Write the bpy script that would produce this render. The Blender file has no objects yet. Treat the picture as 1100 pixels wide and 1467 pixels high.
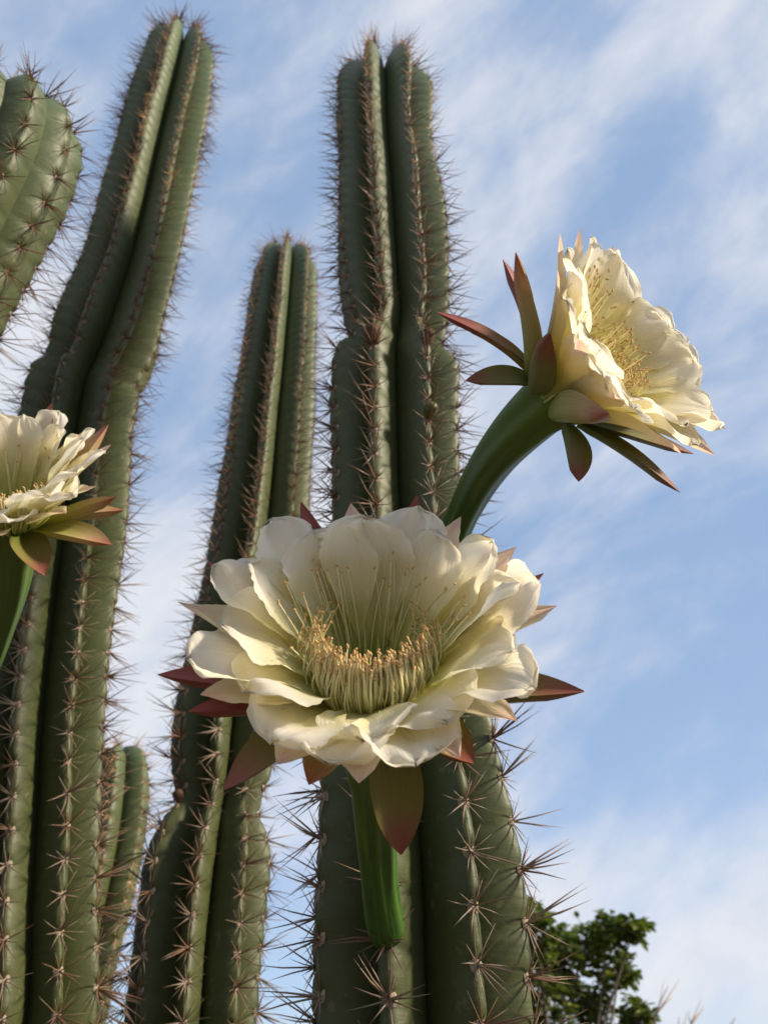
import bpy, math, random
import numpy as np
from mathutils import Vector, Matrix, Quaternion

random.seed(7)
rng = np.random.default_rng(11)
R_ = math.radians
scene = bpy.context.scene
COL = scene.collection

# ------------------------------------------------------------------ camera
CAM = np.array([0.0, 0.0, 1.35])
PITCH = R_(36.5)
FPX = 1102.0                                  # focal length in photo pixels (1100 x 1467)
FWD = np.array([0, math.cos(PITCH), math.sin(PITCH)])
UPV = np.array([0, -math.sin(PITCH), math.cos(PITCH)])
RGT = np.array([1.0, 0, 0])
cam_data = bpy.data.cameras.new('camera')
cam = bpy.data.objects.new('camera', cam_data)
COL.objects.link(cam)
cam.location = CAM
cam.rotation_euler = (math.pi / 2 + PITCH, 0, 0)
cam_data.sensor_fit = 'VERTICAL'
cam_data.sensor_height = 36
cam_data.lens = 36 * FPX / 1467
cam_data.clip_start = 0.02
cam_data.clip_end = 5000
cam_data.dof.use_dof = True
cam_data.dof.focus_distance = 0.43
cam_data.dof.aperture_fstop = 13
scene.camera = cam

def at(px, py, d):
    return CAM + d * (FWD + (px - 550) / FPX * RGT + (733.5 - py) / FPX * UPV)

def camvec(r, u, b):                          # right, up, towards-camera -> world
    v = r * RGT + u * UPV - b * FWD
    return v / np.linalg.norm(v)

# ------------------------------------------------------------------ light
SUN_AZ, SUN_EL = R_(75), R_(30)               # azimuth from the -Y direction towards +X
sd = Vector((math.cos(SUN_EL) * math.sin(SUN_AZ), -math.cos(SUN_EL) * math.cos(SUN_AZ), math.sin(SUN_EL)))
sl = bpy.data.lights.new('sun', 'SUN')
sl.energy = 5.0
sl.angle = R_(6)
sl.color = (1.0, 0.86, 0.66)
so = bpy.data.objects.new('sun', sl)
COL.objects.link(so)
so.rotation_euler = sd.to_track_quat('Z', 'Y').to_euler()
so.location = (3, -1, 6)

world = bpy.data.worlds.new('World')
scene.world = world
world.use_nodes = True
wn, wl = world.node_tree.nodes, world.node_tree.links
wn.clear()

class NT:
    """tiny node-tree helper"""
    def __init__(self, tree):
        self.n, self.l = tree.nodes, tree.links
    def add(self, typ, **kw):
        nd = self.n.new(typ)
        for k, v in kw.items():
            setattr(nd, k, v)
        return nd
    def link(self, a, b):
        self.l.new(a, b)
    def val(self, sock, v):
        if isinstance(v, bpy.types.NodeSocket):
            self.l.new(v, sock)
        else:
            sock.default_value = v
    def math(self, op, a, b=0.0, c=None, clamp=False):
        nd = self.add('ShaderNodeMath', operation=op, use_clamp=clamp)
        self.val(nd.inputs[0], a)
        self.val(nd.inputs[1], b)
        if c is not None:
            self.val(nd.inputs[2], c)
        return nd.outputs[0]
    def ramp(self, fac, stops, interp='EASE'):
        nd = self.add('ShaderNodeValToRGB')
        cr = nd.color_ramp
        cr.interpolation = interp
        while len(cr.elements) < len(stops):
            cr.elements.new(0.5)
        for e, (p, c) in zip(cr.elements, stops):
            e.position = p
            e.color = (*c, 1) if len(c) == 3 else c
        self.l.new(fac, nd.inputs[0])
        return nd.outputs[0]
    def mix(self, fac, a, b, blend='MIX'):
        nd = self.add('ShaderNodeMix', data_type='RGBA', blend_type=blend)
        self.val(nd.inputs[0], fac)
        self.val(nd.inputs[6], a if isinstance(a, bpy.types.NodeSocket) else (*a, 1))
        self.val(nd.inputs[7], b if isinstance(b, bpy.types.NodeSocket) else (*b, 1))
        return nd.outputs[2]
    def noise(self, vec, scale, detail=4, rough=0.55, dist=0.0):
        nd = self.add('ShaderNodeTexNoise')
        nd.inputs['Scale'].default_value = scale
        nd.inputs['Detail'].default_value = detail
        nd.inputs['Roughness'].default_value = rough
        nd.inputs['Distortion'].default_value = dist
        if vec is not None:
            self.l.new(vec, nd.inputs['Vector'])
        return nd.outputs['Fac']
    def attr(self, name):
        nd = self.add('ShaderNodeAttribute')
        nd.attribute_name = name
        return nd.outputs['Fac']

W = NT(world.node_tree)
sky = W.add('ShaderNodeTexSky', sky_type='NISHITA')
sky.sun_disc = False
sky.sun_elevation = SUN_EL
sky.sun_rotation = math.pi - SUN_AZ           # clockwise from +Y
sky.air_density = 0.75
sky.dust_density = 0.2
sky.ozone_density = 1.0
CLX, CLY, CLZ = 3.7, 3.4, 3.2                 # which stretch of cloud drifts over the clump
tc = W.add('ShaderNodeTexCoord')
sep = W.add('ShaderNodeSeparateXYZ')
W.link(tc.outputs['Generated'], sep.inputs[0])
def wmap(rot, sc, loc):
    m = W.add('ShaderNodeMapping', vector_type='TEXTURE')
    m.inputs['Rotation'].default_value = rot
    m.inputs['Scale'].default_value = sc
    m.inputs['Location'].default_value = loc
    W.link(tc.outputs['Generated'], m.inputs['Vector'])
    return m.outputs[0]
TILT = (R_(20), R_(-42), 0)
big = W.noise(wmap(TILT, (1.5, 1.2, 0.8), (CLX, CLY, CLZ)), 2.6, 6, 0.52, 0.25)
streak = W.noise(wmap(TILT, (2.6, 1.2, 0.55), (4.3, 2.2, 1.1)), 3.0, 8, 0.58, 0.55)
fine = W.noise(wmap(TILT, (1.5, 1.0, 0.8), (1.3, 5.2, 3.0)), 11.0, 6, 0.6, 0.4)
dens = W.math('ADD', W.math('MULTIPLY', big, 0.62), W.math('ADD', W.math('MULTIPLY', streak, 0.32), W.math('MULTIPLY', fine, 0.08)))
cover = W.add('ShaderNodeMapRange', interpolation_type='SMOOTHSTEP')
W.link(dens, cover.inputs['Value'])
cover.inputs['From Min'].default_value = 0.41
cover.inputs['From Max'].default_value = 0.61
cover.inputs['To Min'].default_value = 0.18
cover.inputs['To Max'].default_value = 0.95
# clouds pile up towards the horizon, where one looks through more of the layer
low = W.add('ShaderNodeMapRange', interpolation_type='SMOOTHSTEP')
W.link(sep.outputs['Z'], low.inputs['Value'])
low.inputs['From Min'].default_value = 0.02
low.inputs['From Max'].default_value = 0.50
low.inputs['To Min'].default_value = 0.14
low.inputs['To Max'].default_value = 0.0
cov = W.math('ADD', cover.outputs[0], W.math('MULTIPLY', low.outputs[0], W.math('SUBTRACT', 1.0, cover.outputs[0])), clamp=True)
cloudcol = W.mix(W.math('MULTIPLY', fine, 1.0), (5.0, 5.3, 6.0), (6.8, 6.8, 7.0))
skytint = W.mix(1.0, sky.outputs[0], (1.3, 1.4, 1.45), 'MULTIPLY')
hazeblue = W.mix(0.68, skytint, (1.75, 3.15, 5.5))   # thin high veil evens the blue out
skymix = W.mix(cov, hazeblue, cloudcol)
bg = W.add('ShaderNodeBackground')
bg.inputs['Strength'].default_value = 0.091
W.link(skymix, bg.inputs['Color'])
wo = W.add('ShaderNodeOutputWorld')
W.link(bg.outputs[0], wo.inputs['Surface'])

scene.view_settings.view_transform = 'Standard'
scene.view_settings.look = 'None'
scene.view_settings.exposure = 0.58
scene.view_settings.gamma = 1.0
scene.render.engine = 'CYCLES'
scene.cycles.max_bounces = 8
scene.cycles.transmission_bounces = 6

# ------------------------------------------------------------------ materials
def new_mat(name):
    m = bpy.data.materials.new(name)
    m.use_nodes = True
    m.node_tree.nodes.clear()
    return m, NT(m.node_tree)

def finish(m, t, shader):
    o = t.add('ShaderNodeOutputMaterial')
    t.link(shader, o.inputs['Surface'])
    return m

def principled(t, col, rough=0.5, spec=0.4, normal=None, sss=0.0):
    p = t.add('ShaderNodeBsdfPrincipled')
    t.val(p.inputs['Base Color'], col if isinstance(col, bpy.types.NodeSocket) else (*col, 1))
    t.val(p.inputs['Roughness'], rough)
    p.inputs['Specular IOR Level'].default_value = spec
    if normal is not None:
        t.link(normal, p.inputs['Normal'])
    return p.outputs[0]

def bump(t, h, strength, dist):
    b = t.add('ShaderNodeBump')
    b.inputs['Strength'].default_value = strength
    b.inputs['Distance'].default_value = dist
    t.link(h, b.inputs['Height'])
    return b.outputs[0]

def stem_mat():
    m, t = new_mat('cactus_skin')
    oc = t.add('ShaderNodeTexCoord').outputs['Object']
    info = t.add('ShaderNodeObjectInfo')
    off = t.add('ShaderNodeVectorMath', operation='ADD')
    t.link(oc, off.inputs[0]); t.link(info.outputs['Random'], off.inputs[1])
    v = off.outputs[0]
    n1 = t.noise(v, 14, 5, 0.6)
    n2 = t.noise(v, 90, 4, 0.6)
    n3 = t.noise(v, 5, 3, 0.5)
    al = t.attr('along')
    base = t.ramp(al, [(0.0, (0.042, 0.051, 0.013)), (0.5, (0.051, 0.065, 0.019)), (0.82, (0.062, 0.090, 0.040)), (1.0, (0.085, 0.135, 0.075))], 'LINEAR')
    c = t.mix(t.math('MULTIPLY', n1, 0.35), base, (0.110, 0.118, 0.050))
    c = t.mix(t.math('MULTIPLY', n3, 0.45), c, (0.040, 0.055, 0.020))
    # corky flecks and scars
    spk = t.ramp(n2, [(0.60, (0, 0, 0)), (0.72, (1, 1, 1))])
    c = t.mix(t.math('MULTIPLY', spk, 0.34), c, (0.20, 0.17, 0.09))
    # cork on the old stem rises from the ground
    zsep = t.add('ShaderNodeSeparateXYZ')
    t.link(oc, zsep.inputs[0])
    cork = t.math('MULTIPLY', t.math('SUBTRACT', 1.0, t.math('MULTIPLY', zsep.outputs['Z'], 1.5), clamp=True), n1)
    c = t.mix(t.math('MULTIPLY', cork, 1.4, clamp=True), c, (0.20, 0.15, 0.09))
    mp = t.add('ShaderNodeMapping')
    mp.inputs['Scale'].default_value = (40, 40, 260)
    t.link(v, mp.inputs['Vector'])
    lines = t.noise(mp.outputs[0], 1.0, 3, 0.6)
    h = t.math('ADD', t.math('MULTIPLY', lines, 0.5), t.math('MULTIPLY', n2, 0.6))
    nb = bump(t, h, 0.32, 0.002)
    rough = t.math('ADD', t.math('MULTIPLY', n1, 0.2), 0.42)
    return finish(m, t, principled(t, c, rough, 0.32, nb))

def tree_simple(name, c1, c2, scale, rough=0.8, bstr=0.4, bdist=0.002, spec=0.3):
    m, t = new_mat(name)
    oc = t.add('ShaderNodeTexCoord').outputs['Object']
    n = t.noise(oc, scale, 5, 0.6)
    c = t.mix(n, c1, c2)
    return finish(m, t, principled(t, c, rough, spec, bump(t, n, bstr, bdist)))

def spine_mat(name, root, mid, tip):
    m, t = new_mat(name)
    al = t.attr('along')
    info = t.add('ShaderNodeObjectInfo')
    c = t.ramp(al, [(0.0, root), (0.35, mid), (1.0, tip)], 'LINEAR')
    c = t.mix(t.math('MULTIPLY', info.outputs['Random'], 0.5), c, tuple(x * 1.7 for x in mid))
    return finish(m, t, principled(t, c, 0.42, 0.4))

def petal_mat(name, stops, pink=None, trans=0.58, vein=0.6, rough=0.45, spec=0.25, streak=0.25):
    """colour runs along the petal; pink = (where it starts, colour) spreads from tip and midrib"""
    m, t = new_mat(name)
    al, ac = t.attr('along'), t.attr('across')
    info = t.add('ShaderNodeObjectInfo')
    c = t.ramp(al, stops, 'EASE')
    cv = t.add('ShaderNodeCombineXYZ')
    t.link(t.math('MULTIPLY', ac, 26.0), cv.inputs[0])
    t.link(t.math('MULTIPLY', al, 1.6), cv.inputs[1])
    t.link(t.math('MULTIPLY', info.outputs['Random'], 50.0), cv.inputs[2])
    veins = t.noise(cv.outputs[0], 1.0, 4, 0.6)
    cv2 = t.add('ShaderNodeCombineXYZ')
    t.link(t.math('MULTIPLY', ac, 5.0), cv2.inputs[0])
    t.link(t.math('MULTIPLY', al, 7.0), cv2.inputs[1])
    t.link(t.math('MULTIPLY', info.outputs['Random'], 91.0), cv2.inputs[2])
    blot = t.noise(cv2.outputs[0], 1.0, 4, 0.6)
    if pink:
        start, pc, amt = pink
        mid = t.math('SUBTRACT', 1.0, t.math('ABSOLUTE', ac))
        f = t.math('ADD', al, t.math('MULTIPLY', t.math('SUBTRACT', blot, 0.5), 0.35))
        f = t.math('ADD', f, t.math('MULTIPLY', mid, 0.12))
        mr = t.add('ShaderNodeMapRange', interpolation_type='SMOOTHSTEP')
        t.link(f, mr.inputs['Value'])
        mr.inputs['From Min'].default_value = start
        mr.inputs['From Max'].default_value = min(start + 0.42, 1.1)
        mr.inputs['To Max'].default_value = amt
        c = t.mix(mr.outputs[0], c, pc)
    c = t.mix(t.math('MULTIPLY', veins, streak), c, t.mix(1.0, c, (0.80, 0.76, 0.62) if streak < .5 else (0.45, 0.40, 0.40), 'MULTIPLY'))
    h = t.math('ADD', veins, t.math('MULTIPLY', blot, 0.8))
    nb = bump(t, h, vein, 0.0012)
    pr = principled(t, c, rough, spec, nb)
    tl = t.add('ShaderNodeBsdfTranslucent')
    t.link(t.mix(1.0, c, (1.0, 0.96, 0.84), 'MULTIPLY'), tl.inputs['Color'])
    t.link(nb, tl.inputs['Normal'])
    ms = t.add('ShaderNodeMixShader')
    ms.inputs[0].default_value = trans
    t.link(pr, ms.inputs[1]); t.link(tl.outputs[0], ms.inputs[2])
    return finish(m, t, ms.outputs[0])

M = {}
M['skin'] = stem_mat()
M['felt'] = tree_simple('areole_felt', (0.46, 0.38, 0.30), (0.22, 0.16, 0.12), 900, 0.95, 0.8, 0.0015, 0.1)
M['spine'] = spine_mat('brown_spine', (0.24, 0.145, 0.085), (0.165, 0.095, 0.06), (0.085, 0.045, 0.032))
M['spine_old'] = spine_mat('grey_spine', (0.30, 0.235, 0.175), (0.21, 0.155, 0.115), (0.11, 0.07, 0.055))
M['spine_young'] = spine_mat('golden_spine', (0.62, 0.40, 0.18), (0.46, 0.25, 0.11), (0.26, 0.11, 0.05))
M['petal'] = petal_mat('cream_petal', [(0.0, (0.52, 0.62, 0.14)), (0.25, (0.76, 0.76, 0.32)), (0.55, (0.90, 0.87, 0.62)), (0.85, (0.93, 0.91, 0.85))])
M['petal_blush'] = petal_mat('blush_petal', [(0.0, (0.44, 0.52, 0.13)), (0.22, (0.66, 0.64, 0.30)), (0.55, (0.86, 0.80, 0.62))], (0.74, (0.80, 0.43, 0.46), 0.60))
M['tepal_green'] = petal_mat('green_tepal', [(0.0, (0.17, 0.22, 0.045)), (0.5, (0.24, 0.23, 0.065)), (1.0, (0.28, 0.17, 0.08))], (0.64, (0.32, 0.085, 0.075), 0.85), 0.12, 0.3, 0.48, 0.3, 1.0)
M['tepal_red'] = petal_mat('red_tepal', [(0.0, (0.28, 0.30, 0.06)), (0.35, (0.38, 0.22, 0.09)), (0.8, (0.36, 0.09, 0.06))], (0.48, (0.38, 0.11, 0.105), 0.85), 0.2, 0.25, 0.48, 0.3, 0.9)
M['tepal_pale'] = petal_mat('pale_green_tepal', [(0.0, (0.30, 0.36, 0.07)), (0.35, (0.52, 0.52, 0.16)), (0.8, (0.68, 0.52, 0.28))], (0.74, (0.50, 0.14, 0.12), 0.9), 0.30, 0.2, 0.48, 0.3, 0.8)

def tube_mat():
    m, t = new_mat('flower_tube_green')
    oc = t.add('ShaderNodeTexCoord').outputs['Object']
    ac, al = t.attr('across'), t.attr('along')
    cv = t.add('ShaderNodeCombineXYZ')
    t.link(t.math('MULTIPLY', ac, 9.0), cv.inputs[0])
    t.link(t.math('MULTIPLY', al, 2.0), cv.inputs[1])
    st = t.noise(cv.outputs[0], 1.3, 3, 0.55)
    n = t.noise(oc, 300, 3, 0.6)
    c = t.ramp(st, [(0.3, (0.022, 0.060, 0.012)), (0.55, (0.045, 0.105, 0.018)), (0.75, (0.095, 0.165, 0.032))])
    c = t.mix(t.math('MULTIPLY', t.math('POWER', al, 2.5), 0.45), c, (0.17, 0.22, 0.045))
    h = t.math('ADD', st, t.math('MULTIPLY', n, 0.15))
    return finish(m, t, principled(t, c, 0.5, 0.25, bump(t, h, 0.4, 0.002)))
M['tube'] = tube_mat()
M['filament'] = petal_mat('stamen_filament', [(0.0, (0.60, 0.68, 0.20)), (0.35, (0.86, 0.86, 0.48)), (1.0, (0.92, 0.88, 0.62))], None, 0.35, 0.0, 0.5)
M['anther'] = tree_simple('anther_pollen', (0.72, 0.50, 0.24), (0.42, 0.25, 0.10), 700, 0.9, 0.5, 0.001)
M['earth'] = tree_simple('dry_earth', (0.16, 0.12, 0.08), (0.08, 0.065, 0.04), 3.0, 0.95, 0.5, 0.03)
M['bark'] = tree_simple('grey_bark', (0.17, 0.135, 0.10), (0.08, 0.06, 0.045), 30, 0.9, 0.8, 0.01)
M['dead_wood'] = tree_simple('bleached_twig', (0.36, 0.29, 0.24), (0.22, 0.17, 0.14), 40, 0.9, 0.5, 0.005)
M['scar'] = tree_simple('dried_scar', (0.16, 0.085, 0.05), (0.06, 0.035, 0.025), 300, 0.95, 0.9, 0.003)
M['bud'] = tree_simple('flower_bud_green', (0.06, 0.10, 0.02), (0.10, 0.07, 0.03), 200, 0.5, 0.4, 0.002)

def leaf_mat():
    m, t = new_mat('broad_leaf')
    info = t.add('ShaderNodeObjectInfo')
    rnd = t.attr('along')
    c = t.ramp(rnd, [(0.0, (0.050, 0.080, 0.018)), (0.6, (0.10, 0.14, 0.032)), (1.0, (0.20, 0.23, 0.055))], 'LINEAR')
    c = t.mix(t.math('MULTIPLY', info.outputs['Random'], 0.35), c, (0.10, 0.12, 0.03))
    pr = principled(t, c, 0.4, 0.4)
    tl = t.add('ShaderNodeBsdfTranslucent')
    t.link(t.mix(1.0, c, (1.3, 1.4, 0.6), 'MULTIPLY'), tl.inputs['Color'])
    ms = t.add('ShaderNodeMixShader')
    ms.inputs[0].default_value = 0.3
    t.link(pr, ms.inputs[1]); t.link(tl.outputs[0], ms.inputs[2])
    return finish(m, t, ms.outputs[0])
M['leaf'] = leaf_mat()

# ------------------------------------------------------------------ mesh helpers
class MB:
    """collects vertices, faces and two per-vertex values"""
    def __init__(self):
        self.v, self.f, self.al, self.ac = [], [], [], []
    def grid(self, P, al, ac, wrap=False):
        """P: (nu, nv, 3)"""
        nu, nv = P.shape[:2]
        b = len(self.v)
        self.v.extend(P.reshape(-1, 3).tolist())
        self.al.extend(np.broadcast_to(al, (nu, nv)).ravel().tolist())
        self.ac.extend(np.broadcast_to(ac, (nu, nv)).ravel().tolist())
        for i in range(nu - 1):
            r0, r1 = b + i * nv, b + (i + 1) * nv
            for j in range(nv - 1 + (1 if wrap else 0)):
                k = (j + 1) % nv
                self.f.append((r0 + j, r0 + k, r1 + k, r1 + j))
        return b
    def tube(self, pts, rad, n=6, al=None, cap=True):
        pts = np.asarray(pts, float)
        m = len(pts)
        rad = np.broadcast_to(rad, m)
        tg = np.gradient(pts, axis=0)
        tg /= np.linalg.norm(tg, axis=1)[:, None] + 1e-12
        ref = np.array([0.0, 0, 1]) if abs(tg[0][2]) < 0.9 else np.array([1.0, 0, 0])
        e1 = np.cross(tg[0], ref); e1 /= np.linalg.norm(e1)
        P = np.zeros((m, n, 3))
        a = np.arange(n) * 2 * np.pi / n
        for i in range(m):
            e1 = e1 - tg[i] * np.dot(e1, tg[i]); e1 /= np.linalg.norm(e1)
            e2 = np.cross(tg[i], e1)
            P[i] = pts[i] + rad[i] * (np.cos(a)[:, None] * e1 + np.sin(a)[:, None] * e2)
        s = np.linspace(0, 1, m)[:, None] if al is None else np.full((m, 1), al)
        b = self.grid(P, s, (a / (2 * np.pi))[None, :], True)
        if cap:
            self.f.append(tuple(b + j for j in range(n))[::-1])
            e = b + (m - 1) * n
            self.f.append(tuple(e + j for j in range(n)))
        return b
    def blob(self, c, ax, r, l, n=5, rows=4, al=0.5):
        c, ax = np.asarray(c, float), np.asarray(ax, float)
        ax = ax / np.linalg.norm(ax)
        t = np.linspace(0, np.pi, rows + 1)
        pts = [c - ax * l * math.cos(x) for x in t]
        self.tube(pts, [max(r * math.sin(x), r * 0.12) for x in t], n, al)
    def mesh(self, name, smooth=True):
        me = bpy.data.meshes.new(name)
        me.from_pydata(self.v, [], self.f)
        a = me.attributes.new('along', 'FLOAT', 'POINT'); a.data.foreach_set('value', np.array(self.al, np.float32))
        a = me.attributes.new('across', 'FLOAT', 'POINT'); a.data.foreach_set('value', np.array(self.ac, np.float32))
        if smooth:
            me.polygons.foreach_set('use_smooth', [True] * len(me.polygons))
        me.update()
        return me

def link(name, data, mat=None, parent=None, matrix=None):
    o = bpy.data.objects.new(name, data)
    COL.objects.link(o)
    if mat is not None and data is not None and not data.materials:
        data.materials.append(mat)
    if parent is not None:
        o.parent = parent
    if matrix is not None:
        o.matrix_basis = matrix
    return o

def tag(o, label=None, cat=None, group=None, kind=None):
    for k, v in (('label', label), ('category', cat), ('group', group), ('kind', kind)):
        if v:
            o[k] = v
    return o

def frame(pos, z, y):
    z = Vector(z).normalized(); y = Vector(y)
    x = y.cross(z).normalized(); y = z.cross(x)
    mm = Matrix((x, y, z)).transposed().to_4x4()
    mm.translation = Vector(pos)
    return mm

# ------------------------------------------------------------------ ground
def build_ground():
    mb = MB()
    rr = np.array([0.0, .5, 1, 1.5, 2, 3, 4, 6, 9, 14, 22, 40, 80, 200, 600, 2000])
    aa = np.arange(48) * 2 * np.pi / 48
    P = np.zeros((len(rr), 48, 3))
    for i, r in enumerate(rr):
        P[i, :, 0] = r * np.cos(aa); P[i, :, 1] = r * np.sin(aa)
        P[i, :, 2] = 0.015 * np.sin(P[i, :, 0] * 2.1) * np.cos(P[i, :, 1] * 1.7) if r < 30 else 0
    mb.grid(P, 0, 0, True)
    o = link('ground', mb.mesh('ground'), M['earth'])
    o['kind'] = 'structure'
build_ground()

# ------------------------------------------------------------------ cactus columns
def catmull(xs, ys, x):
    return np.interp(x, xs, ys)

def smooth_interp(xs, ys, x):
    """monotone-ish cubic interpolation (finite-difference tangents)"""
    xs, ys = np.asarray(xs, float), np.asarray(ys, float)
    h = np.diff(xs); d = np.diff(ys, axis=0) / (h[:, None] if ys.ndim > 1 else h)
    m = np.zeros_like(ys)
    m[0], m[-1] = d[0], d[-1]
    m[1:-1] = 0.5 * (d[:-1] + d[1:])
    i = np.clip(np.searchsorted(xs, x) - 1, 0, len(xs) - 2)
    t = (x - xs[i]) / h[i]
    sh = (lambda a: a[:, None]) if ys.ndim > 1 else (lambda a: a)
    t_, h_ = sh(t), sh(h[i])
    return (2*t_**3 - 3*t_**2 + 1) * ys[i] + (t_**3 - 2*t_**2 + t_) * h_ * m[i] + (-2*t_**3 + 3*t_**2) * ys[i+1] + (t_**3 - t_**2) * h_ * m[i+1]

# shared spine-cluster meshes ------------------------------------------------
def spine_cluster(seed, young=False):
    r = random.Random(seed)
    mb = MB()
    def spine(dirv, L, w):
        d = np.array(dirv); d /= np.linalg.norm(d)
        bend = np.array([r.uniform(-1, 1), r.uniform(-1, 1), 0]) * 0.03 * L
        pts = [d * 0.0005, d * L * 0.5 + bend, d * L]
        mb.tube(pts, [w, w * 0.72, w * 0.08], 5)
    k = r.randint(8, 10) - (3 if young else 0)
    a0 = r.uniform(0, 6.28)
    for i in range(k):                                    # radial spines
        a = a0 + i * 6.283 / k + r.uniform(-.25, .25)
        tilt = r.uniform(0.22, 0.55)
        spine((math.cos(a), math.sin(a), tilt), r.uniform(.015, .030), .00046 if young else .00060)
    for i in range(r.choice((2, 3, 3)) if young else r.choice((3, 4, 5))):                  # long centrals
        a = r.uniform(0, 6.28)
        s = r.uniform(.3, .9)
        spine((math.cos(a) * s, math.sin(a) * s - .1, 1), r.uniform(.030, .052) * (0.85 if young else 1), .00062 if young else .00078)
    return mb.mesh('spine_cluster')

def areole_mesh(seed):
    r = random.Random(seed)
    mb = MB()
    n, rows = 9, 4
    P = np.zeros((rows + 1, n, 3))
    for i in range(rows + 1):
        t = i / rows * math.pi / 2
        for j in range(n):
            a = j * 2 * math.pi / n
            q = 1 + r.uniform(-.2, .2)
            P[i, j] = (.0048 * math.cos(t) * math.cos(a) * q, .0056 * math.cos(t) * math.sin(a) * q, .0034 * math.sin(t) * q - .0006)
    mb.grid(P, .5, 0, True)
    return mb.mesh('areole')

SPN = {}
for key, mat in (('old', 'spine_old'), ('mid', 'spine'), ('young', 'spine_young')):
    SPN[key] = []
    for i in range(10):
        me = spine_cluster(100 + i + {'old': 0, 'mid': 40, 'young': 80}[key], key == 'young')
        me.materials.append(M[mat])
        SPN[key].append(me)
ARE = []
for i in range(5):
    me = areole_mesh(i); me.materials.append(M['felt']); ARE.append(me)

def project(p):
    v = np.asarray(p) - CAM
    d = v @ FWD
    return 550 + FPX * (v @ RGT) / d, 733.5 - FPX * (v @ UPV) / d, d

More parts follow.
